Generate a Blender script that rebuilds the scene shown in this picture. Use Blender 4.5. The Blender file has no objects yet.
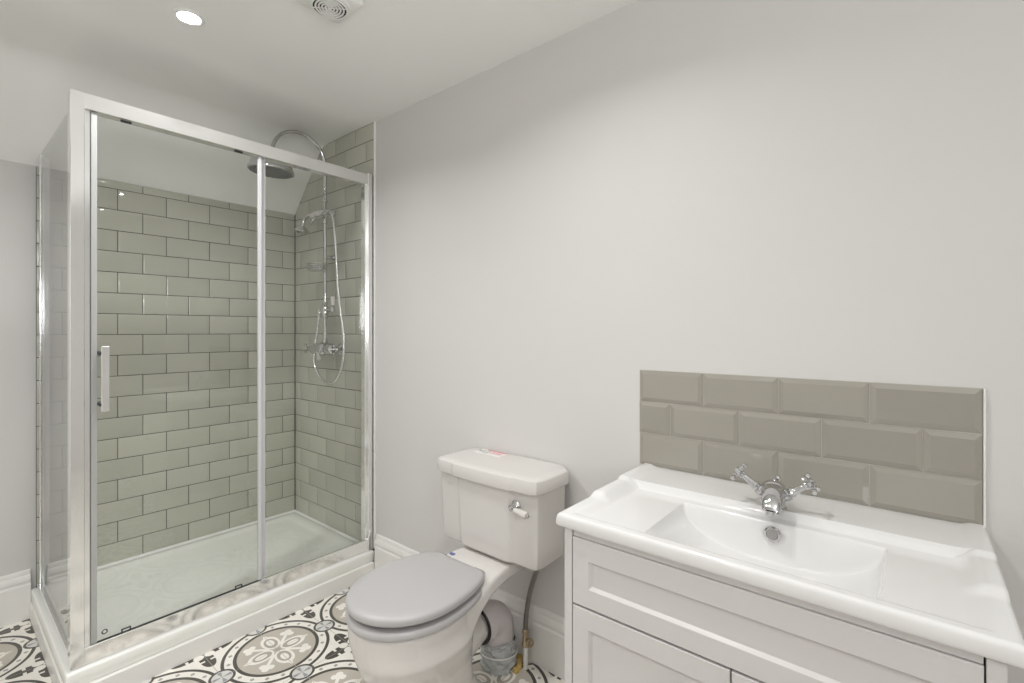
import bpy, bmesh, math, random
from mathutils import Vector, Matrix
random.seed(7)
PI = math.pi
scene = bpy.context.scene

# ------------------------------------------------------------------ camera
cam_d = bpy.data.cameras.new('camera')
cam = bpy.data.objects.new('camera', cam_d)
scene.collection.objects.link(cam)
cam.location = (-1.4925, -3.0136, 1.27)
cam.rotation_euler = (PI / 2, 0, -math.radians(50.457))
cam_d.sensor_width = 36
cam_d.lens = 483.24 / 1024 * 36
cam_d.shift_y = -10.9 / 1024
cam_d.clip_start = 0.02
scene.camera = cam

# ------------------------------------------------------------------ world, exposure
w = bpy.data.worlds.new('world')
scene.world = w
w.use_nodes = True
w.node_tree.nodes['Background'].inputs[0].default_value = (1, 1, 1, 1)
w.node_tree.nodes['Background'].inputs[1].default_value = 0.6
scene.view_settings.view_transform = 'Standard'
scene.view_settings.look = 'None'
scene.view_settings.gamma = 1
scene.view_settings.use_curve_mapping = False
scene.view_settings.exposure = -0.30
scene.cycles.max_bounces = 14
scene.cycles.diffuse_bounces = 8
scene.cycles.glossy_bounces = 6
scene.cycles.transparent_max_bounces = 24
scene.cycles.caustics_reflective = False
scene.cycles.caustics_refractive = False

CEIL = 2.36
LIGHTS = [((-0.912, -1.079), 9.0), ((-0.74, -2.25), 7.5), ((-2.05, -1.079), 13.5), ((-2.05, -2.20), 4.0), ((-1.75, -3.70), 7.5)]
LIGHT_GAIN = 1.0
LIGHT_COL = (1.0, 0.998, 0.985)
for (lx, ly), pw in LIGHTS:
    ld = bpy.data.lights.new('downlight_lamp', 'AREA')
    ld.shape = 'DISK'
    ld.size = 0.075
    ld.energy = pw * LIGHT_GAIN
    ld.color = LIGHT_COL
    ld.spread = math.radians(145)
    lo = bpy.data.objects.new('downlight_lamp', ld)
    scene.collection.objects.link(lo)
    lo.location = (lx, ly, CEIL - 0.012)

# added fill lamp at an invented opening in the front wall, behind the camera
FILL_WIN = (-2.65, -1.50, 1.10, 2.0)          # x0, x1, z0, z1
wd = bpy.data.lights.new('window_fill', 'AREA')
wd.shape = 'RECTANGLE'
wd.size = FILL_WIN[1] - FILL_WIN[0] - 0.1
wd.size_y = FILL_WIN[3] - FILL_WIN[2] - 0.1
wd.energy = 42.0
wd.color = (0.985, 0.992, 1.0)
wo = bpy.data.objects.new('window_fill', wd)
scene.collection.objects.link(wo)
wo.location = ((FILL_WIN[0] + FILL_WIN[1]) / 2, -4.39, (FILL_WIN[2] + FILL_WIN[3]) / 2)
wo.rotation_euler = (PI / 2 + math.radians(48), 0, 0)

# ------------------------------------------------------------------ materials
def mat(name, col, rough=0.5, metal=0.0, spec=0.5, coat=0.0, bump=None, emit=None):
    m = bpy.data.materials.new(name)
    m.use_nodes = True
    nt = m.node_tree
    b = nt.nodes['Principled BSDF']
    b.inputs['Base Color'].default_value = (*col, 1)
    b.inputs['Roughness'].default_value = rough
    b.inputs['Metallic'].default_value = metal
    b.inputs['Specular IOR Level'].default_value = spec
    b.inputs['Coat Weight'].default_value = coat
    b.inputs['Coat Roughness'].default_value = 0.05
    if emit:
        b.inputs['Emission Color'].default_value = (*emit[0], 1)
        b.inputs['Emission Strength'].default_value = emit[1]
    if bump:
        scale, strength, dist = bump
        tc = nt.nodes.new('ShaderNodeTexCoord')
        no = nt.nodes.new('ShaderNodeTexNoise')
        no.inputs['Scale'].default_value = scale
        no.inputs['Detail'].default_value = 5
        bp = nt.nodes.new('ShaderNodeBump')
        bp.inputs['Strength'].default_value = strength
        bp.inputs['Distance'].default_value = dist
        nt.links.new(tc.outputs['Object'], no.inputs['Vector'])
        nt.links.new(no.outputs['Fac'], bp.inputs['Height'])
        nt.links.new(bp.outputs['Normal'], b.inputs['Normal'])
    return m

M_wall = mat('white_wall_paint', (0.655, 0.645, 0.634), 0.62, spec=0.3, bump=(7, 0.12, 0.01))
M_ceil = mat('white_ceiling_paint', (0.90, 0.90, 0.885), 0.7, spec=0.25, bump=(9, 0.08, 0.01))
M_gloss = mat('white_gloss_woodwork', (0.82, 0.81, 0.79), 0.28)
M_ceramic = mat('white_glazed_ceramic', (0.67, 0.645, 0.62), 0.09, coat=0.2)
M_basin = mat('white_basin_ceramic', (0.765, 0.76, 0.755), 0.10, coat=0.0)
M_tray = mat('white_acrylic_stone_tray', (0.88, 0.885, 0.85), 0.22)
M_chrome = mat('chrome', (0.62, 0.62, 0.63), 0.05, metal=1)
M_silver = mat('polished_silver_aluminium', (0.94, 0.94, 0.935), 0.12, metal=0.9)
M_steel = mat('braided_steel_hose', (0.28, 0.265, 0.245), 0.4, metal=1, bump=(900, 0.6, 0.002))
M_hose = mat('chrome_coil_hose', (0.80, 0.80, 0.80), 0.16, metal=1, bump=(700, 0.4, 0.002))
M_brass = mat('aged_brass', (0.50, 0.40, 0.27), 0.3, metal=1)
M_black = mat('black_plastic', (0.02, 0.02, 0.02), 0.4)
M_gap_shade = mat('recess_shade', (0.03, 0.03, 0.03), 0.8)  # near-black colour standing in for shade in gaps and behind the grille
M_seat = mat('grey_painted_seat', (0.465, 0.455, 0.46), 0.33)
M_vanity = mat('pale_grey_painted_wood', (0.62, 0.60, 0.59), 0.36)
M_pipe = mat('mauve_grey_plastic_pipe', (0.60, 0.555, 0.56), 0.38)
M_white = mat('white_plastic', (0.82, 0.82, 0.80), 0.35)
M_seal = mat('clear_grey_seal', (0.45, 0.46, 0.45), 0.3)
M_frost = mat('frosted_plastic_seal', (0.66, 0.66, 0.68), 0.3)
M_rubber = mat('dark_shower_face', (0.13, 0.14, 0.14), 0.45)
M_foam = mat('yellow_expanding_foam', (0.55, 0.38, 0.12), 0.8, bump=(80, 1.0, 0.01))
M_wrap = mat('grey_plastic_wrap', (0.50, 0.52, 0.52), 0.22, coat=0.5, bump=(28, 1.0, 0.03))
M_red = mat('red_sticker_ink', (0.62, 0.10, 0.14), 0.5)
M_pink = mat('pink_sticker_ink', (0.72, 0.42, 0.44), 0.5)
M_ink = mat('black_sticker_ink', (0.03, 0.03, 0.03), 0.5)
M_greyink = mat('grey_sticker_ink', (0.45, 0.45, 0.44), 0.5)
M_paper = mat('sticker_film', (0.78, 0.77, 0.75), 0.35)
M_blue = mat('blue_sticker_ink', (0.16, 0.18, 0.42), 0.5)
M_grout_dark = mat('dark_grout', (0.055, 0.055, 0.048), 0.9)
M_grout_pale = mat('pale_grout', (0.50, 0.48, 0.43), 0.9)
M_led = mat('led_lens', (1, 1, 1), 0.4, emit=(LIGHT_COL, 30.0))

def tile_mat(name, col, rough=0.07):
    m = mat(name, col, rough, coat=0.3)
    nt = m.node_tree
    b = nt.nodes['Principled BSDF']
    g = nt.nodes.new('ShaderNodeNewGeometry')
    mr = nt.nodes.new('ShaderNodeMapRange')
    mr.inputs['To Min'].default_value = 0.93
    mr.inputs['To Max'].default_value = 1.05
    mx = nt.nodes.new('ShaderNodeVectorMath')
    mx.operation = 'SCALE'
    mx.inputs[0].default_value = col
    nt.links.new(g.outputs['Random Per Island'], mr.inputs['Value'])
    nt.links.new(mr.outputs['Result'], mx.inputs['Scale'])
    nt.links.new(mx.outputs['Vector'], b.inputs['Base Color'])
    tc = nt.nodes.new('ShaderNodeTexCoord')
    no = nt.nodes.new('ShaderNodeTexNoise')
    no.inputs['Scale'].default_value = 14
    bp = nt.nodes.new('ShaderNodeBump')
    bp.inputs['Strength'].default_value = 0.06
    bp.inputs['Distance'].default_value = 0.01
    nt.links.new(tc.outputs['Object'], no.inputs['Vector'])
    nt.links.new(no.outputs['Fac'], bp.inputs['Height'])
    nt.links.new(bp.outputs['Normal'], b.inputs['Normal'])
    return m

M_tile = tile_mat('sage_grey_metro_tile', (0.50, 0.50, 0.43))
M_tile2 = tile_mat('taupe_grey_metro_tile', (0.335, 0.315, 0.275))

def glass_mat():
    m = bpy.data.materials.new('clear_shower_glass')
    m.use_nodes = True
    nt = m.node_tree
    nt.nodes.clear()
    out = nt.nodes.new('ShaderNodeOutputMaterial')
    mix = nt.nodes.new('ShaderNodeMixShader')
    tr = nt.nodes.new('ShaderNodeBsdfTransparent')
    tr.inputs[0].default_value = (0.984, 0.990, 0.985, 1)
    gl = nt.nodes.new('ShaderNodeBsdfGlossy')
    gl.inputs['Roughness'].default_value = 0.0
    lw = nt.nodes.new('ShaderNodeLayerWeight')
    lw.inputs['Blend'].default_value = 0.5
    pw = nt.nodes.new('ShaderNodeMath'); pw.operation = 'POWER'; pw.inputs[1].default_value = 5
    ml = nt.nodes.new('ShaderNodeMath'); ml.operation = 'MULTIPLY_ADD'
    ml.inputs[1].default_value = 0.955; ml.inputs[2].default_value = 0.042
    nt.links.new(lw.outputs['Facing'], pw.inputs[0])
    nt.links.new(pw.outputs[0], ml.inputs[0])
    nt.links.new(ml.outputs[0], mix.inputs[0])
    nt.links.new(tr.outputs[0], mix.inputs[1])
    nt.links.new(gl.outputs[0], mix.inputs[2])
    nt.links.new(mix.outputs[0], out.inputs[0])
    return m
M_glass = glass_mat()

# ---- patterned encaustic floor, all in node maths
def floor_mat():
    m = mat('patterned_encaustic_tile', (0.8, 0.8, 0.8), 0.33)
    nt = m.node_tree
    bsdf = nt.nodes['Principled BSDF']
    L = nt.links
    class S:
        def __init__(s, k): s.k = k
        def op(s, o, *a):
            n = nt.nodes.new('ShaderNodeMath'); n.operation = o
            for i, v in enumerate((s,) + a):
                if isinstance(v, S): L.new(v.k, n.inputs[i])
                else: n.inputs[i].default_value = float(v)
            return S(n.outputs[0])
        def __add__(s, o): return s.op('ADD', o)
        __radd__ = __add__
        def __sub__(s, o): return s.op('SUBTRACT', o)
        def __rsub__(s, o): return (s * -1) + o
        def __mul__(s, o): return s.op('MULTIPLY', o)
        __rmul__ = __mul__
        def __truediv__(s, o): return s.op('DIVIDE', o)
        def abs(s): return s.op('ABSOLUTE')
        def frac(s): return s.op('FRACT')
        def sqrt(s): return s.op('SQRT')
        def lt(s, o): return s.op('LESS_THAN', o)
        def gt(s, o): return s.op('GREATER_THAN', o)
        def min(s, o): return s.op('MINIMUM', o)
        def max(s, o): return s.op('MAXIMUM', o)
        def AND(s, o): return s * o
        def OR(s, o): return s.op('MAXIMUM', o)
        def NOT(s): return 1 - s
    tc = nt.nodes.new('ShaderNodeTexCoord')
    sp = nt.nodes.new('ShaderNodeSeparateXYZ')
    L.new(tc.outputs['Object'], sp.inputs[0])
    X, Y = S(sp.outputs[0]), S(sp.outputs[1])
    P = 0.4
    x = ((X + (0.603 + 0.2 + 8 * P)) / P).frac() * P - 0.2
    y = ((Y + (1.067 + 0.2 + 12 * P)) / P).frac() * P - 0.2
    ax, ay = x.abs(), y.abs()
    r = (ax * ax + ay * ay).sqrt()
    a, b = ax.max(ay), ax.min(ay)
    p, q = (ax + ay) * 0.70711, (ax - ay).abs() * 0.70711
    def disc(u, v, cu, cv, rad): return ((u - cu) * (u - cu) + (v - cv) * (v - cv)).lt(rad * rad)
    def ell(u, v, cu, cv, ru, rv): return (((u - cu) / ru) * ((u - cu) / ru) + ((v - cv) / rv) * ((v - cv) / rv)).lt(1)
    # inner medallion
    ray = (b - (0.026 - (a - 0.06) * 0.36)).lt(0).AND(a.gt(0.06)).AND(a.lt(0.134))
    petal = ell(a, b, 0.062, 0, 0.048, 0.033)
    ring = ell(a, b, 0.058, 0, 0.036, 0.0235).AND(ell(a, b, 0.062, 0, 0.023, 0.0135).NOT())
    clover = disc(p, q, 0.116, 0, 0.0135).OR(disc(p, q, 0.102, 0.015, 0.0125))
    stem = q.lt(0.0065).AND(p.lt(0.11)).AND(p.gt(0.03))
    cream_in = (ray.OR(petal).OR(clover).OR(stem))
    dot0 = r.lt(0.012)
    # ring marks
    ang = y.op('ARCTAN2', x)
    fr = ((ang / (2 * PI)) * 20 + 20.5).frac() - 0.5
    dots = (fr.abs() * 0.053 + (r - 0.168).abs()).lt(0.0088)
    # rosettes at the midpoints of the cell sides
    d = ((a - 0.2) * (a - 0.2) + b * b).sqrt()
    ra = (a - 0.2).op('ARCTAN2', b)
    star = (ra * 4).op('COSINE')
    bars = star.gt(0.55).AND(d.lt(0.031)).AND(d.gt(0.004))
    # corner leaf
    cx, cy = 0.2 - ax, 0.2 - ay
    R = (cx * cx + cy * cy).sqrt()
    c2 = (cx * cx - cy * cy) / (R * R + 1e-6)
    lim = c2 * c2 * (c2 * c2 * 0.035 + 0.035) + 0.038 
    leaf = R.lt(lim).AND(((cx - 0.019) * (cx - 0.019) + (cy - 0.019) * (cy - 0.019)).lt(0.0175 * 0.0175).NOT()).AND(R.gt(0.008))
    notch = ((cx.max(cy) - 0.058).abs()).lt(0.005).AND(cx.min(cy).gt(0.009))
    leaf = leaf.AND(notch.NOT())
    # colour stack
    cur = None
    def rgb(c):
        n = nt.nodes.new('ShaderNodeRGB'); n.outputs[0].default_value = (*c, 1); return n.outputs[0]
    CREAM, TAUPE, TAUPE2, DARK, GREY, BLUE = (0.88, 0.85, 0.79), (0.53, 0.49, 0.43), (0.43, 0.39, 0.345), (0.075, 0.07, 0.06), (0.40, 0.39, 0.37), (0.30, 0.31, 0.37)
    def over(cur, c, mask):
        n = nt.nodes.new('ShaderNodeMix'); n.data_type = 'RGBA'
        L.new(mask.k, n.inputs[0]); L.new(cur, n.inputs[6])
        n.inputs[7].default_value = (*c, 1)
        return n.outputs[2]
    cur = rgb(CREAM)
    cur = over(cur, DARK, leaf)
    cur = over(cur, DARK, (r - 0.1885).abs().lt(0.0060))
    cur = over(cur, GREY, dots)
    cur = over(cur, TAUPE, r.lt(0.146))
    cur = over(cur, CREAM, cream_in.AND(r.lt(0.140)))
    cur = over(cur, TAUPE2, ring.AND(r.lt(0.14)))
    cur = over(cur, TAUPE2, dot0)
    cur = over(cur, DARK, (r - 0.1475).abs().lt(0.0064))
    cur = over(cur, DARK, d.lt(0.0435))
    cur = over(cur, (0.70, 0.69, 0.66), d.lt(0.0345))
    cur = over(cur, BLUE, bars)
    grout = ax.min(ay).lt(0.0009).OR(ax.max(ay).gt(0.1991))
    cur = over(cur, (0.42, 0.39, 0.35), grout)
    no = nt.nodes.new('ShaderNodeTexNoise'); no.inputs['Scale'].default_value = 9; no.inputs['Detail'].default_value = 6
    L.new(tc.outputs['Object'], no.inputs['Vector'])
    mr = nt.nodes.new('ShaderNodeMapRange'); mr.inputs['To Min'].default_value = 0.86; mr.inputs['To Max'].default_value = 1.1
    L.new(no.outputs['Fac'], mr.inputs['Value'])
    sc = nt.nodes.new('ShaderNodeVectorMath'); sc.operation = 'SCALE'
    L.new(cur, sc.inputs[0]); L.new(mr.outputs[0], sc.inputs['Scale'])
    L.new(sc.outputs[0], bsdf.inputs['Base Color'])
    return m
M_floor = floor_mat()

# ------------------------------------------------------------------ helpers
OFF = {}
class G:
    """collects shapes in world metres; .obj() links them as ONE mesh object"""
    def __init__(s):
        s.bm = bmesh.new()
        s.mi = 0
    def _f(s, vs):
        try:
            f = s.bm.faces.new(vs); f.material_index = s.mi; return f
        except ValueError:
            return None
    def box(s, x0, x1, y0, y1, z0, z1, bev=0.0, seg=1):
        x0, x1 = min(x0, x1), max(x0, x1); y0, y1 = min(y0, y1), max(y0, y1); z0, z1 = min(z0, z1), max(z0, z1)
        t = bmesh.new()
        vs = [t.verts.new((x, y, z)) for z in (z0, z1) for y in (y0, y1) for x in (x0, x1)]
        for q in ((0, 2, 3, 1), (4, 5, 7, 6), (0, 1, 5, 4), (2, 6, 7, 3), (0, 4, 6, 2), (1, 3, 7, 5)):
            t.faces.new([vs[i] for i in q])
        if bev > 0:
            bmesh.ops.bevel(t, geom=list(t.edges), offset=bev, segments=seg, profile=0.5, affect='EDGES', clamp_overlap=True)
        s._merge(t)
    def _merge(s, t, M=None):
        mp = {}
        for v in t.verts:
            mp[v] = s.bm.verts.new(M @ v.co if M else v.co)
        for f in t.faces:
            s._f([mp[v] for v in f.verts])
        t.free()
    def loft(s, rings, cap=(True, True), closed=True):
        R = [[s.bm.verts.new(p) for p in r] for r in rings]
        n = len(R[0])
        for A, B in zip(R, R[1:]):
            for i in range(n if closed else n - 1):
                j = (i + 1) % n
                s._f((A[i], A[j], B[j], B[i]))
        if closed:
            if cap[0]: s._f(R[0][::-1])
            if cap[1]: s._f(R[-1])
        return R
    @staticmethod
    def frame(d):
        d = Vector(d).normalized()
        u = d.orthogonal().normalized() if abs(d.z) > 0.95 else Vector((0, 0, 1)).cross(d).normalized()
        return d, u, d.cross(u)
    def lathe(s, o, d, prof, n=24, cap=True):
        """prof: (distance along d, radius)"""
        o = Vector(o); d, u, v = s.frame(d)
        rings = [[o + d * h + (u * math.cos(2 * PI * i / n) + v * math.sin(2 * PI * i / n)) * max(r, 1e-5) for i in range(n)] for h, r in prof]
        s.loft(rings, (cap, cap))
    def cyl(s, a, b, r, n=20, r2=None):
        a, b = Vector(a), Vector(b)
        s.lathe(a, b - a, [(0, r), ((b - a).length, r if r2 is None else r2)], n)
    def ball(s, c, r, n=14, sc=(1, 1, 1)):
        rings = []
        for k in range(n // 2 + 1):
            t = PI * k / (n // 2)
            rr = max(math.sin(t), 1e-4) * r
            rings.append([Vector(c) + Vector((rr * math.cos(2 * PI * i / n) * sc[0], rr * math.sin(2 * PI * i / n) * sc[1], -r * math.cos(t) * sc[2])) for i in range(n)])
        s.loft(rings)
    def tube(s, pts, r, n=12, res=8, smooth=True):
        pts = [Vector(p) for p in pts]
        if smooth and len(pts) > 2:
            out = []
            e = [pts[0] * 2 - pts[1]] + pts + [pts[-1] * 2 - pts[-2]]
            for i in range(1, len(e) - 2):
                for k in range(res):
                    t = k / res
                    p0, p1, p2, p3 = e[i - 1], e[i], e[i + 1], e[i + 2]
                    out.append(0.5 * ((2 * p1) + (p2 - p0) * t + (2 * p0 - 5 * p1 + 4 * p2 - p3) * t * t + (3 * p1 - p0 - 3 * p2 + p3) * t ** 3))
            out.append(pts[-1]); pts = out
        rings = []
        u = None
        for i, p in enumerate(pts):
            d = (pts[min(i + 1, len(pts) - 1)] - pts[max(i - 1, 0)]).normalized()
            if u is None: _, u, v = s.frame(d)
            else:
                u = (u - d * u.dot(d)).normalized(); v = d.cross(u)
            rr = r(i / (len(pts) - 1)) if callable(r) else r
            rings.append([p + (u * math.cos(2 * PI * k / n) + v * math.sin(2 * PI * k / n)) * rr for k in range(n)])
        s.loft(rings)
    def torus(s, c, d, R, r, n=28, m=8):
        d, u, v = s.frame(d); c = Vector(c)
        ring = []
        for i in range(n):
            t = 2 * PI * i / n
            e = u * math.cos(t) + v * math.sin(t)
            ring.append([s.bm.verts.new(c + e * (R + r * math.cos(2 * PI * k / m)) + d * r * math.sin(2 * PI * k / m)) for k in range(m)])
        for i in range(n):
            A, B = ring[i], ring[(i + 1) % n]
            for k in range(m):
                s._f((A[k], A[(k + 1) % m], B[(k + 1) % m], B[k]))
    def prism(s, poly, axis, a, b):
        """poly of 2D points extruded along 'x','y' or 'z'"""
        def P(p, t):
            return {'x': (t, p[0], p[1]), 'y': (p[0], t, p[1]), 'z': (p[0], p[1], t)}[axis]
        s.loft([[P(p, a) for p in poly], [P(p, b) for p in poly]])
    def obj(s, name, m, parent=None, angle=32, loc=None, weld=True):
        off = Vector(loc) if loc is not None else (OFF[parent.name] if parent else Vector((0, 0, 0)))
        if weld: bmesh.ops.remove_doubles(s.bm, verts=s.bm.verts, dist=1e-6)
        bmesh.ops.recalc_face_normals(s.bm, faces=s.bm.faces)
        if off.length: bmesh.ops.translate(s.bm, verts=s.bm.verts, vec=-off)
        me = bpy.data.meshes.new(name)
        s.bm.to_mesh(me); s.bm.free()
        for mm in (m if isinstance(m, (list, tuple)) else [m]): me.materials.append(mm)
        me.shade_smooth()
        me.set_sharp_from_angle(angle=math.radians(angle))
        o = bpy.data.objects.new(name, me)
        scene.collection.objects.link(o)
        if parent: o.parent = parent
        else: o.location = off
        OFF[o.name] = off
        return o

def thing(name, label, cat, loc, group=None):
    o = bpy.data.objects.new(name, None)
    o.empty_display_size = 0.1
    scene.collection.objects.link(o)
    o.location = loc
    o['label'] = label; o['category'] = cat
    if group: o['group'] = group
    OFF[o.name] = Vector(loc)
    return o
def struct(o):
    o['kind'] = 'structure'
    return o

# ------------------------------------------------------------------ room shell
XL, YF = -2.75, -4.3
SLZ, SLY = 2.005, -0.33           # foot of the sloping soffit, and where it meets the flat ceiling
g = G(); g.box(XL, 0, YF, 0, -0.1, 0); struct(g.obj('floor', M_floor))
g = G(); g.box(0, 0.1, YF - 0.1, 0.1, -0.1, CEIL + 0.1); struct(g.obj('wall_right', M_wall))
g = G(); g.box(XL - 0.1, 0, 0, 0.1, -0.1, SLZ + 0.02); struct(g.obj('wall_back', M_wall))
g = G(); g.box(XL - 0.1, XL, YF - 0.1, 0, -0.1, CEIL + 0.1); struct(g.obj('wall_left', M_wall))
g = G()
wx0, wx1, wz0, wz1 = FILL_WIN
for a in ((XL, wx0, -0.1, CEIL + 0.1), (wx1, 0, -0.1, CEIL + 0.1)): g.box(a[0], a[1], YF - 0.1, YF, a[2], a[3])
for a in ((wx0, wx1, -0.1, wz0), (wx0, wx1, wz1, CEIL + 0.1)): g.box(a[0], a[1], YF - 0.1, YF, a[2], a[3])
struct(g.obj('wall_front', M_wall))
g = G()
for a in ((wx0, wx0 + 0.05, wz0, wz1), (wx1 - 0.05, wx1, wz0, wz1), (wx0 + 0.05, wx1 - 0.05, wz0, wz0 + 0.05), (wx0 + 0.05, wx1 - 0.05, wz1 - 0.05, wz1), ((wx0 + wx1) / 2 - 0.025, (wx0 + wx1) / 2 + 0.025, wz0 + 0.05, wz1 - 0.05)):
    g.box(a[0], a[1], YF - 0.07, YF - 0.02, a[2], a[3], 0.004)
wn = struct(g.obj('added_window_1', M_gloss))  # invented, unseen frame around the fill lamp's opening
g = G(); g.box(wx0 + 0.05, wx1 - 0.05, YF - 0.05, YF - 0.044, wz0 + 0.05, wz1 - 0.05); g.obj('added_window_pane', M_glass, wn)  # pane of the invented opening, added with the fill lamp
# ceiling with its soft-edged slope down to the back wall, one plastered surface
prof = [(YF, CEIL), (SLY - 0.10, CEIL)]
for k in range(1, 12):
    t = k / 12
    a, m_, b = Vector((SLY - 0.10, CEIL)), Vector((SLY, CEIL)), Vector((SLY + 0.0695, CEIL - 0.0749))
    q = a * (1 - t) ** 2 + m_ * 2 * t * (1 - t) + b * t * t
    prof.append((q.x, q.y))
prof += [(0, SLZ), (0.1, SLZ - 0.02), (0.1, CEIL + 0.1), (YF, CEIL + 0.1)]
g = G(); g.prism(prof, 'x', XL, 0); struct(g.obj('ceiling', M_ceil, angle=30))

# skirting boards
def skirt_profile():
    return [(0, 0), (0.018, 0), (0.018, 0.150), (0.0145, 0.156), (0.0145, 0.163), (0.017, 0.168), (0.0165, 0.180), (0.012, 0.190), (0.009, 0.194), (0.009, 0.203), (0.006, 0.211), (0, 0.214)]
g = G()
for y0, y1 in ((-2.352, -0.8745), (YF, -3.13)):
    g.prism([(-px, pz) for px, pz in skirt_profile()], 'y', y0, y1)
struct(g.obj('baseboard_right', M_gloss, angle=25))
g = G()
g.prism([(-py, pz) for py, pz in skirt_profile()], 'x', XL, -1.2)
struct(g.obj('baseboard_back', M_gloss, angle=25))

# ------------------------------------------------------------------ metro tiles
def clip(poly, a, b, c):      # keep a*u+b*v+c >= 0
    out = []
    for i in range(len(poly)):
        p, q = poly[i], poly[(i + 1) % len(poly)]
        dp, dq = a * p[0] + b * p[1] + c, a * q[0] + b * q[1] + c
        if dp >= 0: out.append(p)
        if dp * dq < 0:
            t = dp / (dp - dq); out.append((p[0] + (q[0] - p[0]) * t, p[1] + (q[1] - p[1]) * t))
    return out
def area(p): return 0.5 * sum(p[i][0] * p[(i + 1) % len(p)][1] - p[(i + 1) % len(p)][0] * p[i][1] for i in range(len(p)))
def inset(poly, d):
    n = len(poly); L = []
    for i in range(n):
        p, q = Vector(poly[i]), Vector(poly[(i + 1) % n])
        e = (q - p)
        if e.length < 1e-6: return None
        e.normalize(); nrm = Vector((-e.y, e.x))
        L.append((p + nrm * d, e))
    out = []
    for i in range(n):
        p, e = L[i - 1]; q, f = L[i]
        den = e.x * f.y - e.y * f.x
        if abs(den) < 1e-6: return None
        t = ((q.x - p.x) * f.y - (q.y - p.y) * f.x) / den
        out.append((p + e * t)[:])
    a0 = area(out)
    if a0 <= 1e-6 or a0 > area(poly): return None
    for i in range(n):       # edge direction must survive
        p, q = Vector(out[i]), Vector(out[(i + 1) % n])
        if (q - p).dot(L[i][1]) < 0: return None
    return out
def tile_field(g, f, u0, u1, rows, joints, cuts=(), bev=0.010, rise=0.0036, gap=0.0011):
    """rows: (v0, v1, phase key); joints[key]: one joint position; pitch .202"""
    for v0, v1, key in rows:
        j0 = joints[key]
        k0 = math.floor((u0 - j0) / 0.202)
        us = [j0 + 0.202 * k for k in range(k0, k0 + 30)]
        for a, b in zip(us, us[1:]):
            a, b = max(a, u0), min(b, u1)
            if b - a < 0.006 or v1 - v0 < 0.006: continue
            p = [(a, v0), (b, v0), (b, v1), (a, v1)]
            for c in cuts:
                p = clip(p, *c)
                if len(p) < 3: break
            if len(p) < 3 or area(p) < 1e-4: continue
            o = inset(p, gap)
            if not o: continue
            i = inset(o, bev) or inset(o, bev * 0.35)
            tilt = (random.uniform(-1, 1) * 0.0006, random.uniform(-1, 1) * 0.0004)
            cu, cv = sum(q[0] for q in p) / len(p), sum(q[1] for q in p) / len(p)
            def D(q, h): return h + tilt[0] * (q[0] - cu) / 0.1 + tilt[1] * (q[1] - cv) / 0.05
            base = [g.bm.verts.new(f(q[0], q[1], 0.001)) for q in o]
            mid = [g.bm.verts.new(f(q[0], q[1], D(q, 0.0078 - rise))) for q in o]
            n = len(o)
            for k in range(n): g._f((base[k], base[(k + 1) % n], mid[(k + 1) % n], mid[k]))
            if i:
                top = [g.bm.verts.new(f(q[0], q[1], D(q, 0.0078))) for q in i]
                for k in range(n): g._f((mid[k], mid[(k + 1) % n], top[(k + 1) % n], top[k]))
                g._f(top)
            else:
                g._f(mid)

ZB = 1.9646
TX0, TY0 = -1.182, -0.854
def rows_for(zmin, zmax):
    out = []
    for k in range(-6, 24):
        v1, v0 = ZB - 0.102 * k, ZB - 0.102 * (k + 1)
        a, b = max(v0, zmin), min(v1, zmax)
        if b - a > 0.004: out.append((a, b, 'A' if k % 2 == 0 else 'B'))
    return out
# back wall of the shower (u = X)
g = G(); g.mi = 1; g.box(TX0, -0.0005, -0.0042, 0, 0.12, SLZ - 0.004); g.mi = 0
tile_field(g, lambda u, v, d: (u, -d, v), TX0, -0.009, rows_for(0.1285, SLZ - 0.002), {'A': -0.0864, 'B': -0.0864 - 0.101}, bev=0.007, rise=0.0022, gap=0.0016)
struct(g.obj('wall_tiles_back', [M_tile, M_grout_dark], angle=20))
# side wall of the shower (u = -Y so that the winding stays the same), cut along the slope
sl = (CEIL - SLZ) / (-SLY)
g = G(); g.mi = 1
poly = [(0.0, 0.12), (-TY0, 0.12), (-TY0, CEIL), (-SLY, CEIL), (0.0, SLZ)]
g.loft([[(0, -u, v) for u, v in poly], [(-0.0042, -u, v) for u, v in poly]]); g.mi = 0
tile_field(g, lambda u, v, d: (-d, -u, v), 0.006, -TY0, rows_for(0.1285, CEIL - 0.001), {'A': 0.072, 'B': 0.173},
           cuts=[(sl, -1, SLZ - 0.002)], bev=0.007, rise=0.0022, gap=0.0016)
struct(g.obj('wall_tiles_side', [M_tile, M_grout_dark], angle=20))
# white edge trim where the side tiles stop
g = G(); g.box(-0.0105, 0, TY0 - 0.009, TY0 - 0.0005, 0.14, CEIL - 0.001, 0.002); struct(g.obj('trim_1', M_white))

# tiled splashback above the basin
t = thing('tiled_splashback', 'three rows of taupe metro tiles on the wall behind the washbasin', 'splashback', (0, -2.73, 0.834))
SR, SLF, ST = 3.1363, 2.3265, 1.1419
g = G(); g.mi = 1; g.box(-0.0022, -0.0002, -SR, -SLF, 0.8342, ST); g.mi = 0
tile_field(g, lambda u, v, d: (-d, -u, v), SLF, SR, [(ST - 0.102, ST, 'A'), (ST - 0.204, ST - 0.102, 'B'), (0.8345, ST - 0.204, 'A')],
           {'A': SR - 0.202 * 4, 'B': SR - 0.101 - 0.202 * 4}, bev=0.0125, rise=0.0042, gap=0.0011)
g.obj('tiles', [M_tile2, M_grout_pale], t, angle=15)
g = G(); g.box(-0.0088, -0.0002, -SR - 0.0048, -SR - 0.0008, 0.8345, ST, 0.001)
g.obj('edge_trim', M_white, t)

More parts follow.
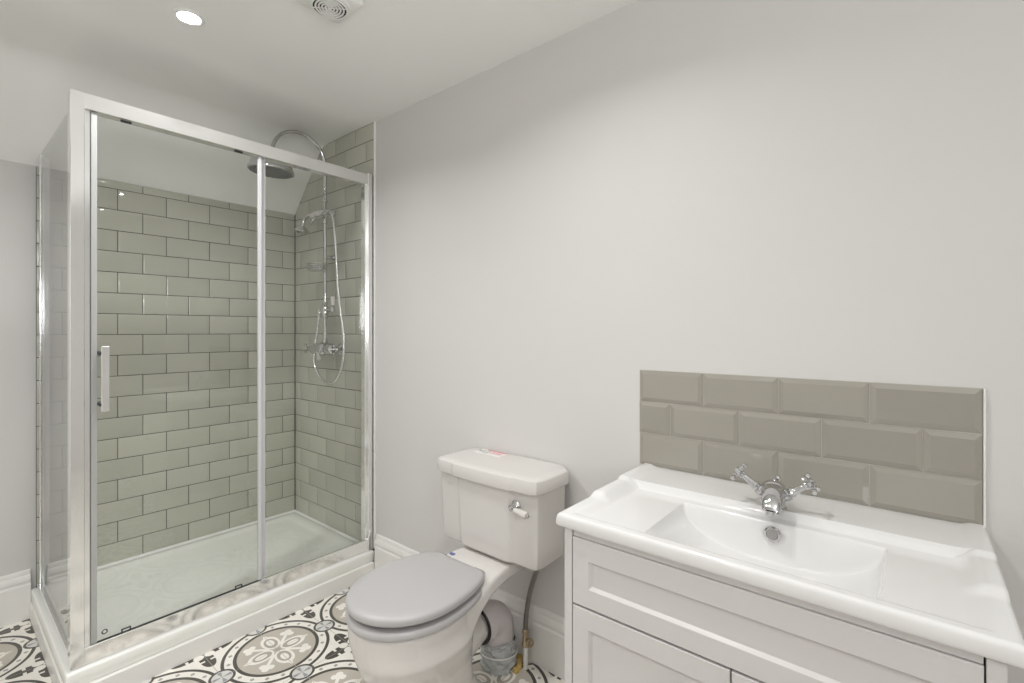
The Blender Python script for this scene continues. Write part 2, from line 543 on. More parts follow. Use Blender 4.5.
# ------------------------------------------------------------------ shower tray on its plinth
TL, TF = -1.199, -0.860
t = thing('shower_tray', 'low white rectangular shower tray on a boxed white plinth under the glass enclosure', 'shower tray', (-0.6, -0.42, 0))
g = G()
bx0, bx1, by0, by1 = TL, -0.0095, TF, -0.0095
def rr(x0, x1, y0, y1, z, r, n=6):
    pts = []
    for cx, cy, a0 in ((x1 - r, y1 - r, 0), (x0 + r, y1 - r, 90), (x0 + r, y0 + r, 180), (x1 - r, y0 + r, 270)):
        for k in range(n + 1):
            a = math.radians(a0 + 90 * k / n)
            pts.append((cx + r * math.cos(a), cy + r * math.sin(a), z))
    return pts
g.loft([rr(bx0 + 0.004, bx1, by0 + 0.004, by1, 0.0725, 0.004), rr(bx0, bx1, by0, by1, 0.078, 0.006), rr(bx0, bx1, by0, by1, 0.119, 0.006),
        rr(bx0 + 0.0018, bx1 - 0.002, by0 + 0.0018, by1 - 0.002, 0.1245, 0.006), rr(bx0 + 0.006, bx1 - 0.004, by0 + 0.006, by1 - 0.004, 0.127, 0.008),
        rr(bx0 + 0.055, bx1 - 0.055, by0 + 0.055, by1 - 0.045, 0.127, 0.05),
        rr(bx0 + 0.066, bx1 - 0.066, by0 + 0.066, by1 - 0.056, 0.121, 0.055), rr(bx0 + 0.09, bx1 - 0.09, by0 + 0.09, by1 - 0.08, 0.1165, 0.06),
        rr(-0.75, -0.45, -0.55, -0.3, 0.112, 0.08)])
tray = g.obj('tray', M_tray, t, angle=50)
g = G(); g.box(TL - 0.004, -0.0185, -0.873, -0.848, 0, 0.0715, 0.0012)
g.box(TL - 0.004, TL + 0.014, -0.848, -0.019, 0, 0.0715, 0.0012)
g.obj('plinth', M_gloss, t)
g = G()
g.prism([(-0.009, 0.1275), (-0.018, 0.1275), (-0.016, 0.1315), (-0.009, 0.1385)], 'x', TL + 0.02, -0.009)
g.prism([(-0.009, 0.1275), (-0.018, 0.1275), (-0.016, 0.1315), (-0.009, 0.1385)], 'y', -0.79, -0.009)
struct(g.obj('trim_2', M_white))

# ------------------------------------------------------------------ glass shower enclosure
t = thing('shower_enclosure', 'glass shower enclosure with polished silver frame and a sliding door', 'shower enclosure', (-0.6, -0.42, 0.127))
ZT, Z0 = 2.081, 0.1285
YFr = -0.843
g = G(); g.box(-1.187, -1.150, YFr, -0.797, Z0, ZT, 0.0015); g.box(-1.150, -1.134, YFr + 0.010, -0.803, Z0, ZT - 0.052, 0.001)
g.obj('corner_post', M_silver, t)
g = G(); g.box(-1.150, -0.036, YFr, -0.797, ZT - 0.053, ZT, 0.0015)
g.obj('header_rail', M_silver, t)
g = G(); g.prism([(YFr + 0.001, Z0), (-0.812, Z0), (-0.812, 0.170), (-0.8205, 0.184), (YFr + 0.003, 0.186), (YFr + 0.001, 0.184)], 'x', -1.150, -0.036)
g.obj('bottom_rail', M_silver, t)
g = G(); g.box(-0.036, -0.0092, -0.848, -0.796, Z0, 2.085, 0.001); g.box(-0.0495, -0.036, -0.834, -0.802, 0.185, ZT - 0.053, 0.001)
g.obj('wall_profile', M_silver, t)
# side panel at the left
XS = -1.169
g = G(); g.box(XS - 0.003, XS + 0.003, -0.797, -0.030, 0.150, 2.050, 0.0006)
sp_ = g.obj('side_panel', M_glass, t)
g = G(); g.box(XS - 0.011, XS + 0.011, -0.797, -0.030, Z0, 0.150, 0.001)
g.obj('side_rail', M_silver, t)
g = G(); g.box(-1.1745, -1.158, -0.040, -0.0088, Z0, 2.052, 0.001); g.box(-1.157, -1.140, -0.032, -0.0088, Z0, 2.050, 0.001)
g.obj('wall_profile', M_silver, t)
# fixed panel
g = G(); g.box(-0.548, -0.046, -0.813, -0.807, 0.184, ZT - 0.050, 0.0006); g.obj('fixed_panel', M_glass, t)
g = G(); g.box(-0.556, -0.541, -0.818, -0.802, 0.186, ZT - 0.054, 0.001); g.obj('panel_stile', M_frost, t)
# sliding door
g = G(); g.box(-1.118, -0.566, -0.8315, -0.8255, 0.187, ZT - 0.054, 0.0006); dr = g.obj('sliding_door', M_glass, t)
g = G(); g.box(-1.132, -1.1155, -0.834, -0.818, 0.187, ZT - 0.054, 0.001); g.obj('closing_strip', M_seal, dr)
g = G(); g.box(-0.577, -0.563, -0.833, -0.819, 0.187, ZT - 0.054, 0.001); g.obj('door_stile', M_frost, dr)
g = G(); g.box(-1.1125, -1.0905, -0.884, -0.869, 0.992, 1.216, 0.0015); hb = g.obj('handle', M_silver, dr)
for z in (1.192, 1.015):
    g = G(); g.cyl((-1.1065, -0.8695, z), (-1.1065, -0.8295, z), 0.009, 16); g.obj('handle_standoff', M_black, dr)
for x in (-1.035, -0.657):
    g = G(); g.box(x - 0.014, x - 0.010, -0.8345, -0.8318, 0.187, 0.200); g.box(x + 0.010, x + 0.014, -0.8345, -0.8318, 0.187, 0.200); g.box(x - 0.014, x + 0.014, -0.8345, -0.8318, 0.1965, 0.2005); g.obj('guide_block', M_black, dr)
    g = G(); g.box(x - 0.016, x + 0.016, -0.8345, -0.8295, ZT - 0.063, ZT - 0.0545, 0.001); g.obj('roller_block', M_black, dr)
g = G(); g.box(-1.115, -0.566, -0.8335, -0.8255, 0.1835, 0.1872); g.obj('bottom_seal', M_black, dr)
g = G(); g.torus((-1.095, -0.8325, 0.214), (0, 1, 0), 0.007, 0.0018, 18, 6); g.obj('guide_screw', M_black, dr)

# ------------------------------------------------------------------ exposed traditional shower set
RX, RY = -0.062, -0.466
t = thing('shower_mixer', 'traditional exposed chrome shower set with rain head and coiled hose on the tiled side wall', 'shower', (0, RY, 1.165))
g = G()
g.lathe((RX, RY, 1.20), (0, 0, 1), [(0, 0.012), (0.02, 0.012), (0.03, 0.009), (0.06, 0.0125), (0.07, 0.009), (0.165, 0.009)], 18)
g.cyl((RX, RY, 1.36), (RX, RY, 2.17), 0.009, 16)
for z in (1.88, 1.905, 2.0, 2.045):
    g.lathe((RX, RY, z), (0, 0, 1), [(-0.010, 0.009), (-0.005, 0.0135), (0.005, 0.0135), (0.010, 0.009)], 16)
arc = [(RX, RY, 2.10), (RX, RY, 2.17)]
for k in range(0, 13):
    a = math.radians(0 + 180 * k / 12)
    arc.append((-0.209 + 0.147 * math.cos(a), RY, 2.192 + 0.147 * math.sin(a)))
arc.append((-0.356, RY, 2.16))
g.tube(arc, 0.0095, 14, 5)
g.obj('riser_pipe', M_chrome, t)
for z in (1.935, 1.685):
    g = G(); g.lathe((-0.009, RY, z), (-1, 0, 0), [(0, 0.017), (0.004, 0.017), (0.010, 0.010), (RX * -1 - 0.009, 0.009)], 18); g.obj('wall_bracket', M_chrome, t)
# rain head
g = G()
HD = (-0.045, 0.055, -1)
g.lathe((-0.356, RY, 2.168), HD, [(0, 0.012), (0.006, 0.017), (0.014, 0.017), (0.018, 0.03), (0.020, 0.070), (0.024, 0.086), (0.028, 0.099), (0.056, 0.103), (0.062, 0.1085), (0.072, 0.111), (0.078, 0.110), (0.080, 0.102)], 48)
rh = g.obj('rain_head', M_chrome, t)
hd, hu, hv = G.frame(HD)
fc = Vector((-0.356, RY, 2.168)) + hd * 0.079
g = G(); g.lathe(fc, HD, [(0, 0.1025), (0.002, 0.101), (0.0035, 0.05), (0.004, 0.0)], 48)
for ring_r, n in ((0.03, 8), (0.055, 14), (0.08, 20), (0.094, 24)):
    for k in range(n):
        a = 2 * PI * k / n
        g.lathe(fc + (hu * math.cos(a) + hv * math.sin(a)) * ring_r + hd * 0.001, HD, [(0, 0.0032), (0.005, 0.0018)], 6)
g.obj('spray_face', M_rubber, rh)
# thermostatic valve
VZ = 1.166
g = G()
vx = -0.075
g.lathe((vx, RY - 0.115, VZ), (0, 1, 0), [(0, 0.018), (0.008, 0.028), (0.03, 0.033), (0.05, 0.033), (0.066, 0.024), (0.080, 0.024), (0.095, 0.034), (0.115, 0.038), (0.135, 0.034), (0.150, 0.024), (0.164, 0.024), (0.18, 0.033), (0.20, 0.033), (0.222, 0.028), (0.23, 0.018)], 26)
g.lathe((RX, RY, VZ + 0.01), (0, 0, 1), [(0, 0.016), (0.02, 0.014), (0.032, 0.016), (0.04, 0.012)], 18)
for dy in (-0.075, 0.075):
    g.lathe((-0.009, RY + dy, VZ), (-1, 0, 0), [(0, 0.032), (0.005, 0.032), (0.012, 0.020), (0.066, 0.017)], 22)
g.obj('valve_body', M_chrome, t)
def cross(g, c, d, r_arm, ball_r, stem):
    c = Vector(c); d, u, v = G.frame(d)
    g.lathe(c - d * stem, d, [(0, 0.010), (stem * 0.6, 0.008), (stem, 0.012), (stem + 0.009, 0.012), (stem + 0.014, 0.005)], 16)
    for k in range(4):
        a = PI / 4 + k * PI / 2
        e = u * math.cos(a) + v * math.sin(a)
        g.tube([c + d * 0.004, c + d * 0.004 + e * r_arm], lambda s_: 0.0045 - 0.0012 * s_, 8, smooth=False)
        g.ball(c + d * 0.004 + e * r_arm, ball_r, 10)
for sgn in (1, -1):
    g = G(); cross(g, (vx, RY + sgn * 0.150, VZ), (0, sgn, 0), 0.030, 0.0085, 0.036); g.obj('cross_handle', M_chrome, t)
g = G(); g.lathe((vx - 0.020, RY - 0.012, VZ - 0.008), (-1, -0.2, -0.35), [(0, 0.015), (0.012, 0.014), (0.018, 0.008), (0.026, 0.008)], 16); lv = g.obj('temperature_lever', M_chrome, t)
g = G(); g.tube([(vx - 0.044, RY - 0.018, VZ - 0.017), (vx - 0.052, RY - 0.044, VZ - 0.038), (vx - 0.056, RY - 0.060, VZ - 0.052)], lambda s_: 0.0075 + 0.0035 * s_, 14, 5); g.obj('lever_grip', M_ceramic, lv)
# diverter
g = G()
g.lathe((RX, RY, 1.335), (0, 0, 1), [(0, 0.011), (0.01, 0.016), (0.022, 0.013), (0.034, 0.021), (0.066, 0.021), (0.078, 0.013), (0.09, 0.016), (0.10, 0.011)], 18)
g.cyl((RX, RY, 1.386), (RX - 0.02, RY - 0.115, 1.386), 0.011, 14)
g.lathe((RX - 0.02, RY - 0.115, 1.374), (0, 0, 1), [(0, 0.012), (0.024, 0.013), (0.03, 0.007), (0.034, 0.006)], 14)
g.cyl((RX, RY, 1.378), (RX - 0.014, RY + 0.038, 1.376), 0.0095, 14)
g.lathe((RX - 0.014, RY + 0.038, 1.384), (0, 0, -1), [(-0.006, 0.008), (0, 0.011), (0.022, 0.011), (0.03, 0.008)], 14)
dv = g.obj('diverter', M_chrome, t)
g = G(); g.lathe((RX - 0.02, RY - 0.115, 1.407), (0, 0, 1), [(0, 0.009), (0.01, 0.0105), (0.040, 0.0125), (0.048, 0.011), (0.051, 0.004)], 16); g.obj('diverter_lever', M_ceramic, dv)
# cradle with handset lying along the wall
hx = RX - 0.034
HZ = 1.924
g = G(); g.cyl((RX, RY, HZ - 0.013), (hx, RY, HZ - 0.013), 0.011, 14)
for dy in (0.03, -0.03):
    g.torus((hx, RY + dy, HZ), (0, 1, 0), 0.0155, 0.0034, 18, 8)
g.cyl((hx, RY + 0.045, HZ - 0.017), (hx, RY - 0.045, HZ - 0.017), 0.0065, 12)
g.lathe((hx, RY - 0.045, HZ - 0.013), (0, -1, 0), [(0, 0.006), (0.01, 0.006), (0.012, 0.011), (0.02, 0.011), (0.022, 0.003)], 14)
g.tube([(hx, RY + 0.045, HZ - 0.018), (hx - 0.01, RY + 0.055, HZ - 0.035), (hx - 0.02, RY + 0.05, HZ - 0.055)], 0.005, 8)
g.obj('handset_cradle', M_chrome, t)
g = G()
g.tube([(hx, RY + 0.085, HZ + 0.001), (hx, RY + 0.130, HZ + 0.003), (hx - 0.004, RY + 0.164, HZ - 0.012), (hx - 0.008, RY + 0.172, HZ - 0.046)], lambda s_: 0.0095 - 0.001 * s_, 14)
g.lathe((hx - 0.008, RY + 0.172, HZ - 0.044), (-0.12, 0.06, -1), [(0, 0.010), (0.008, 0.015), (0.016, 0.028), (0.026, 0.037), (0.036, 0.042), (0.042, 0.040), (0.043, 0.0)], 24)
hs = g.obj('hand_shower', M_chrome, t)
g = G(); g.lathe((hx, RY - 0.055, HZ), (0, -1, 0), [(-0.012, 0.012), (0, 0.0105), (0.02, 0.0095), (0.03, 0.0085)], 16); g.obj('hose_connector', M_chrome, hs)
g = G(); g.lathe((hx, RY + 0.092, HZ + 0.001), (0, -1, 0), [(0, 0.009), (0.006, 0.0145), (0.05, 0.018), (0.11, 0.0155), (0.14, 0.011), (0.147, 0.009)], 20); g.obj('handset_grip', M_ceramic, hs)
# hose
g = G()
g.tube([(hx, RY - 0.083, HZ), (hx, RY - 0.110, HZ - 0.004), (hx, RY - 0.135, HZ - 0.034), (hx, RY - 0.160, 1.80), (hx, RY - 0.175, 1.66), (hx, RY - 0.200, 1.45), (hx, RY - 0.245, 1.25), (hx, RY - 0.238, 1.10),
        (hx, RY - 0.178, 1.01), (hx, RY - 0.10, 0.983), (hx, RY - 0.015, 1.005), (hx + 0.002, RY + 0.055, 1.075), (hx + 0.012, RY + 0.075, 1.17), (hx + 0.02, RY + 0.060, 1.26), (RX - 0.014, RY + 0.038, 1.355)], 0.0072, 12, 8)
g.obj('shower_hose', M_hose, t)
# soap basket
g = G()
bz, by = 1.620, RY - 0.005
bxc = RX - 0.052
def oval(z, rx, ry, n=28): return [(bxc + rx * math.cos(2 * PI * k / n), by + ry * math.sin(2 * PI * k / n), z) for k in range(n + 1)]
for z, k in ((bz + 0.018, 1.0), (bz - 0.002, 0.96), (bz - 0.014, 0.9)):
    g.tube(oval(z, 0.042 * k, 0.072 * k), 0.0034, 8, smooth=False)
for k in range(20):
    a = 2 * PI * k / 20
    g.tube([(bxc + 0.042 * math.cos(a), by + 0.072 * math.sin(a), bz + 0.018), (bxc + 0.038 * math.cos(a), by + 0.065 * math.sin(a), bz - 0.014)], 0.0024, 6, smooth=False)
for k in range(-4, 5):
    yy = by + k * 0.0135
    hw = 0.038 * math.sqrt(max(0.0, 1 - (k * 0.0135 / 0.066) ** 2))
    g.tube([(bxc - hw, yy, bz - 0.014), (bxc + hw, yy, bz - 0.014)], 0.0022, 6, smooth=False)
g.lathe((RX, RY, bz - 0.012), (0, 0, 1), [(0, 0.013), (0.026, 0.013)], 16)
g.lathe((RX, RY, bz + 0.05), (0, 0, 1), [(0, 0.013), (0.006, 0.013)], 14)
g.obj('soap_basket', M_chrome, t)

# ------------------------------------------------------------------ toilet
TYc = -1.80
t = thing('toilet', 'close-coupled white toilet with grey wooden seat standing between shower and vanity', 'toilet', (-0.4, TYc, 0))
SYc = -1.781
def seat_outline(off=0.0, n=72, shrink_back=0.0):
    cx, a, b = -0.505, 0.205 - off, 0.182 - off
    xb = -0.290 - off - shrink_back
    pts = []
    A = 0.298 - off
    tb = math.acos(min(1, (xb - cx) / A))
    hwb = b * math.sin(tb)
    k = 0.028
    N = 26
    # back edge mid -> left(+Y) -> front -> right -> back, with rounded back corners
    half = []
    for i in range(6):
        s_ = i / 5; half.append((xb, (hwb - k) * s_))
    t2 = tb + 0.11
    p0, p1, p2 = Vector((xb, hwb - k)), Vector((xb, hwb)), Vector((cx + A * math.cos(t2), b * math.sin(t2)))
    for i in range(1, 7):
        s_ = i / 7; q = p0 * (1 - s_) ** 2 + p1 * 2 * s_ * (1 - s_) + p2 * s_ * s_; half.append((q.x, q.y))
    for i in range(N):
        s_ = t2 + (PI / 2 - t2) * i / N; half.append((cx + A * math.cos(s_), b * math.sin(s_)))
    for i in range(N + 1):
        s_ = PI / 2 + PI / 2 * i / N; half.append((cx + a * math.cos(s_), b * math.sin(s_)))
    full = half + [(x, -y) for x, y in half[-2:0:-1]]
    return full
def seat_ring(z, off): return [(x, SYc + y, z) for x, y in seat_outline(off)]
# pan: bowl, pedestal and rear shelf grown together
def oval_ring(z, cx, af, ab, b, n=48, e=2.0, yc=None):
    yc = TYc if yc is None else yc
    pts = []
    for k in range(n):
        a = 2 * PI * k / n
        c, s_ = math.cos(a), math.sin(a)
        r_ = (abs(c) ** e + abs(s_) ** e) ** (-1 / e)
        pts.append((cx + (ab if c > 0 else af) * c * r_, yc + b * s_ * r_, z))
    return pts
g = G()
g.loft([oval_ring(0.0, -0.43, 0.195, 0.20, 0.132, e=2.6), oval_ring(0.02, -0.43, 0.195, 0.20, 0.132, e=2.6), oval_ring(0.03, -0.43, 0.185, 0.185, 0.118, e=2.6), oval_ring(0.10, -0.44, 0.172, 0.150, 0.110, e=2.4),
        oval_ring(0.16, -0.44, 0.180, 0.145, 0.112, e=2.3), oval_ring(0.205, -0.45, 0.200, 0.150, 0.124, e=2.2), oval_ring(0.255, -0.47, 0.215, 0.165, 0.146, e=2.15), oval_ring(0.305, -0.49, 0.212, 0.185, 0.165, e=2.1),
        oval_ring(0.338, -0.50, 0.203, 0.20, 0.172, e=2.1, yc=SYc - 0.004), oval_ring(0.355, -0.505, 0.198, 0.205, 0.174, e=2.1, yc=SYc), oval_ring(0.387, -0.505, 0.196, 0.205, 0.174, e=2.1, yc=SYc), oval_ring(0.3950, -0.505, 0.190, 0.20, 0.168, e=2.1, yc=SYc)])
# rear shelf
def shelf(x, hw, z0, z1, r=0.03, dy=0.0):
    pts = []
    yc = TYc + dy
    for y, z, a0 in ((yc + hw - r, z1 - r, 0), (yc - hw + r, z1 - r, 90), (yc - hw + r, z0 + r, 180), (yc + hw - r, z0 + r, 270)):
        for k in range(5):
            a = math.radians(a0 + 90 * k / 4)
            pts.append((x, y + r * math.cos(a), z + r * math.sin(a)))
    return pts
g.loft([shelf(-0.040, 0.118, 0.400, 0.446, 0.012, -0.012), shelf(-0.20, 0.122, 0.400, 0.448, 0.012, -0.012), shelf(-0.25, 0.127, 0.392, 0.446, 0.014, -0.009), shelf(-0.30, 0.133, 0.374, 0.434, 0.016, -0.005), shelf(-0.34, 0.138, 0.345, 0.416, 0.02), shelf(-0.40, 0.140, 0.28, 0.392, 0.02), shelf(-0.47, 0.12, 0.26, 0.384, 0.02)])
# outlet spigot at the back
g.lathe((-0.36, TYc, 0.198), (1, 0, 0), [(0, 0.085), (0.06, 0.072), (0.115, 0.058), (0.136, 0.054)], 28)
pan = g.obj('pan', M_ceramic, t, angle=60)
rm = pan.modifiers.new('remesh', 'REMESH'); rm.mode = 'VOXEL'; rm.voxel_size = 0.0045; rm.use_smooth_shade = True
sm = pan.modifiers.new('smooth', 'SMOOTH'); sm.factor = 0.5; sm.iterations = 6
# seat ring and lid
g = G()
inner = lambda z, off: [(x * 1.0, y, z) for x, y, _ in seat_ring(z, off)]
g.loft([seat_ring(0.3955, 0.006), seat_ring(0.399, 0.001), seat_ring(0.404, -0.001), seat_ring(0.412, -0.001), seat_ring(0.418, 0.002), seat_ring(0.4205, 0.008), seat_ring(0.4205, 0.060), seat_ring(0.3955, 0.060), seat_ring(0.3955, 0.006)], (False, False))
g.obj('seat', M_seat, t, angle=50)
g = G()
g.loft([seat_ring(0.4340, 0.005), seat_ring(0.4350, 0.002), seat_ring(0.442, 0.0), seat_ring(0.450, 0.0), seat_ring(0.4555, 0.003), seat_ring(0.4595, 0.011), seat_ring(0.4615, 0.025), seat_ring(0.4620, 0.05)])
for v_ in g.bm.verts: v_.co.z += max(0.0, -0.29 - v_.co.x) * 0.010
g.obj('seat_lid', M_seat, t, angle=50)
for yy in (-1.70, -1.868):
    g = G()
    g.cyl((-0.284, yy - 0.022, 0.440), (-0.284, yy + 0.022, 0.440), 0.0095, 16)
    g.lathe((-0.284, yy, 0.41), (0, 0, 1), [(0, 0.016), (0.006, 0.016), (0.01, 0.009), (0.03, 0.009)], 16)
    g.box(-0.32, -0.284, yy - 0.010, yy + 0.010, 0.4215, 0.4335, 0.001)
    g.obj('seat_hinge', M_chrome, t)
g = G(); g.box(-0.262, -0.248, -1.718, -1.696, 0.4440, 0.4470, 0.0004); g.obj('blue_mark', M_blue, t)
# cistern: stepped front, tapering a touch towards the bottom, rounded lower corners
CY0, CY1 = -2.045, -1.560
DXc, DYc, DZc = -0.020, -0.019, 0.008      # the cistern sits a touch forward of the pan's axis
def cist_ring(z, k, front, grow=0.0, c=0.024, xb=-0.040, cb=0.006):
    y0, y1 = CY0 + DYc + k - grow, CY1 + DYc - k + grow
    xe, xf = front + DXc + 0.010 - grow, front + DXc - grow
    st = 0.098
    P = [(xb, y1 - cb), (xb, y0 + cb), (xb - cb, y0), (xe + c, y0), (xe + c * 0.3, y0 + c * 0.3), (xe, y0 + c), (xe, y0 + st), (xe - 0.002, y0 + st + 0.008), (xf + 0.002, y0 + st + 0.020), (xf, y0 + st + 0.028),
         (xf, y1 - st - 0.028), (xf + 0.002, y1 - st - 0.020), (xe - 0.002, y1 - st - 0.008), (xe, y1 - st), (xe, y1 - c), (xe + c * 0.3, y1 - c * 0.3), (xe + c, y1), (xb - cb, y1)]
    return [(x, y, z + DZc) for x, y in P]
g = G()
g.loft([cist_ring(0.4485, 0.026, -0.172), cist_ring(0.452, 0.016, -0.182), cist_ring(0.459, 0.010, -0.187), cist_ring(0.471, 0.007, -0.189), cist_ring(0.515, 0.005, -0.190), cist_ring(0.60, 0.003, -0.193), cist_ring(0.714, 0.0, -0.196)])
g.obj('cistern', M_ceramic, t, angle=24)
g = G()
LK = dict(c=0.040, xb=-0.006, cb=0.035)
g.loft([cist_ring(0.7145, 0.0, -0.206, 0.006, **LK), cist_ring(0.718, 0.0, -0.206, 0.0105, **LK), cist_ring(0.726, 0.0, -0.206, 0.012, **LK), cist_ring(0.752, 0.0, -0.206, 0.012, **LK), cist_ring(0.7615, 0.0, -0.206, 0.0095, **LK), cist_ring(0.7660, 0.0, -0.206, 0.004, **LK), cist_ring(0.768, 0.008, -0.202, 0.0, **LK), cist_ring(0.7685, 0.03, -0.185, 0.0, **LK)])
lid = g.obj('cistern_lid', M_ceramic, t, angle=30)
# printed sticker on the lid
ZS = 0.7685 + DZc
g = G()
g.mi = 0; g.box(-0.075, -0.012, -1.775, -1.635, ZS, ZS + 0.0003)
g.mi = 1; g.box(-0.0215, -0.0135, -1.772, -1.668, ZS + 0.0003, ZS + 0.0006)
g.mi = 4
for k in range(6): g.box(-0.030 - k * 0.0045, -0.0275 - k * 0.0045, -1.765 + (k % 3) * 0.004, -1.705 - (k % 2) * 0.006, ZS + 0.0003, ZS + 0.0006)
g.mi = 2
for k, (dx, l) in enumerate(((0.030, 0.014), (0.040, 0.007), (0.034, 0.016), (0.026, 0.008), (0.044, 0.006))): g.box(-dx - 0.010, -dx + 0.001, -1.645 - k * 0.0068, -1.641 - k * 0.0068, ZS + 0.0003, ZS + 0.0006)
g.mi = 3
for k in range(7): g.box(-0.060 + k * 0.006, -0.0575 + k * 0.006, -1.702 + (k % 3) * 0.003, -1.678, ZS + 0.0003, ZS + 0.0006)
g.obj('sticker', [M_paper, M_red, M_ink, M_greyink, M_pink], lid)
# flush lever
LX, LY, LZ = -0.2035, -1.968, 0.667
g = G(); g.lathe((LX, LY, LZ), (-1, 0, 0), [(0, 0.021), (0.004, 0.021), (0.008, 0.016), (0.012, 0.012), (0.024, 0.010), (0.030, 0.011), (0.034, 0.006)], 22)
g.tube([(LX - 0.025, LY, LZ), (LX - 0.030, LY - 0.018, LZ - 0.001)], 0.007, 12, smooth=False)
fl = g.obj('flush_lever', M_chrome, t)
g = G(); g.ball((LX - 0.039, LY - 0.0785, LZ - 0.0035), 0.0075, 12); g.obj('lever_cap', M_chrome, fl)
g = G(); g.lathe((LX - 0.030, LY - 0.016, LZ - 0.001), (-0.14, -1, -0.04), [(0, 0.0075), (0.006, 0.0095), (0.04, 0.0118), (0.056, 0.0125), (0.061, 0.009)], 18); g.obj('lever_grip', M_ceramic, fl)

# ------------------------------------------------------------------ waste pipe behind the pan
WX, WY = -0.102, TYc
t = thing('waste_pipe', 'grey plastic elbow soil pipe wrapped at the floor behind the toilet', 'pipe', (WX, WY, 0))
g = G()
EZ = 0.200
pts = [(-0.195, WY, EZ), (-0.165, WY, EZ)]
for k in range(1, 9):
    a = math.radians(90 * k / 8)
    pts.append((-0.165 + 0.063 * math.sin(a), WY, EZ - 0.063 * (1 - math.cos(a))))
pts.append((WX, WY, 0.05))
g.tube(pts, 0.058, 28, smooth=False)
g.obj('elbow', M_pipe, t, angle=50)
g = G(); g.lathe((-0.219, WY, EZ), (1, 0, 0), [(0, 0.058), (0.001, 0.067), (0.036, 0.067), (0.040, 0.060)], 36); g.obj('collar', M_pipe, t)
g = G(); g.lathe((-0.2225, WY, EZ), (1, 0, 0), [(0, 0.0555), (0, 0.066), (0.0034, 0.068), (0.0034, 0.0555)], 36, cap=False); g.obj('rubber_seal', M_black, t)
g = G()
rings = []
random.seed(3)
N = 40
for zi in range(15):
    z = 0.002 + zi * 0.0072
    row = []
    for k in range(N):
        a = 2 * PI * k / N
        fold = 0.0035 * math.sin(5 * a + zi * 0.9) + 0.003 * math.sin(9 * a - zi * 1.3) + 0.0022 * math.sin(zi * 1.9 + 2 * a)
        r_ = 0.066 + fold + (0.003 if zi in (5, 6) else 0) - 0.004 * (zi / 14) ** 3
        row.append((WX + r_ * math.cos(a), WY + r_ * math.sin(a), z + (0.006 * math.sin(3 * a + 1) if zi > 11 else 0)))
    rings.append(row)
g.loft(rings, (False, False)); g.obj('plastic_wrap', M_wrap, t, angle=30)
g = G(); g.torus((WX, WY, 0.052), (0.1, 0.05, 1), 0.0705, 0.0022, 36, 6); g.obj('tie_band', M_white, t)
g = G()
random.seed(11)
for k in range(9):
    a = -1.5 + 0.22 * k
    g.ball((WX + 0.080 * math.cos(a) + random.uniform(-.006, .006), WY + 0.080 * math.sin(a), 0.006), random.uniform(0.010, 0.016), 10, (1, 1, 0.8))
fo = g.obj('expanding_foam', M_foam, t); fo['kind'] = 'stuff'
# ------------------------------------------------------------------ water supply under the cistern
t = thing('water_supply_hose', 'braided steel hose from the cistern base down to a brass valve', 'hose', (-0.06, -1.90, 0))
g = G()
hp = [(-0.105, -1.995, 0.450), (-0.103, -1.990, 0.435), (-0.080, -1.950, 0.36), (-0.066, -1.920, 0.29), (-0.060, -1.900, 0.20), (-0.060, -1.897, 0.135)]
g.tube(hp, 0.0092, 12, 8); g.obj('braided_hose', M_steel, t)
g = G(); g.lathe((-0.105, -1.995, 0.4558), (0, 0, -1), [(0, 0.013), (0.012, 0.013), (0.016, 0.009), (0.028, 0.008)], 6); g.obj('hose_nut', M_brass, t)
g = G()
g.lathe((-0.060, -1.897, 0.150), (0, 0, -1), [(0, 0.009), (0.004, 0.0125), (0.018, 0.0125), (0.021, 0.009), (0.030, 0.011), (0.046, 0.011), (0.05, 0.0135), (0.064, 0.0135), (0.068, 0.009)], 8)
g.cyl((-0.060, -1.897, 0.112), (-0.074, -1.925, 0.117), 0.0065, 12)
g.torus((-0.077, -1.931, 0.118), (-0.45, -0.9, 0), 0.013, 0.0042, 20, 8)
g.tube([(-0.077, -1.931, 0.131), (-0.077, -1.931, 0.105)], 0.003, 8, smooth=False)
g.obj('brass_valve', M_brass, t)
g = G(); g.cyl((-0.060, -1.897, 0.0), (-0.060, -1.897, 0.083), 0.0085, 16); g.obj('supply_pipe', M_white, t)

# ------------------------------------------------------------------ vanity cabinet
VL, VR, VF = -2.358, -3.122, -0.497
t = thing('vanity_unit', 'pale grey painted shaker vanity cabinet carrying the washbasin', 'cabinet', (-0.25, -2.74, 0))
VT = 0.787
g = G()
g.box(-0.004, VF + 0.020, VL, VL - 0.018, 0, VT, 0.001)
g.box(-0.004, VF + 0.020, VR, VR + 0.018, 0, VT, 0.001)
g.box(-0.004, -0.012, VL - 0.018, VR + 0.018, 0.08, VT)
g.box(-0.012, VF + 0.020, VL - 0.018, VR + 0.018, 0.08, 0.098)
g.box(VF + 0.06, VF + 0.078, VL - 0.018, VR + 0.018, 0.0, 0.08)
g.box(VF, VF + 0.020, VL, VL - 0.0215, 0, VT, 0.0012)
g.box(VF, VF + 0.020, VR, VR + 0.0225, 0, VT, 0.0012)
g.obj('carcass', M_vanity, t)
g = G(); g.box(VF + 0.021, VF + 0.0225, VL - 0.019, VR + 0.019, 0.10, VT - 0.002); g.obj('door_gap_shade', M_gap_shade, t)  # dark sheet painting the shade seen through the door and drawer gaps
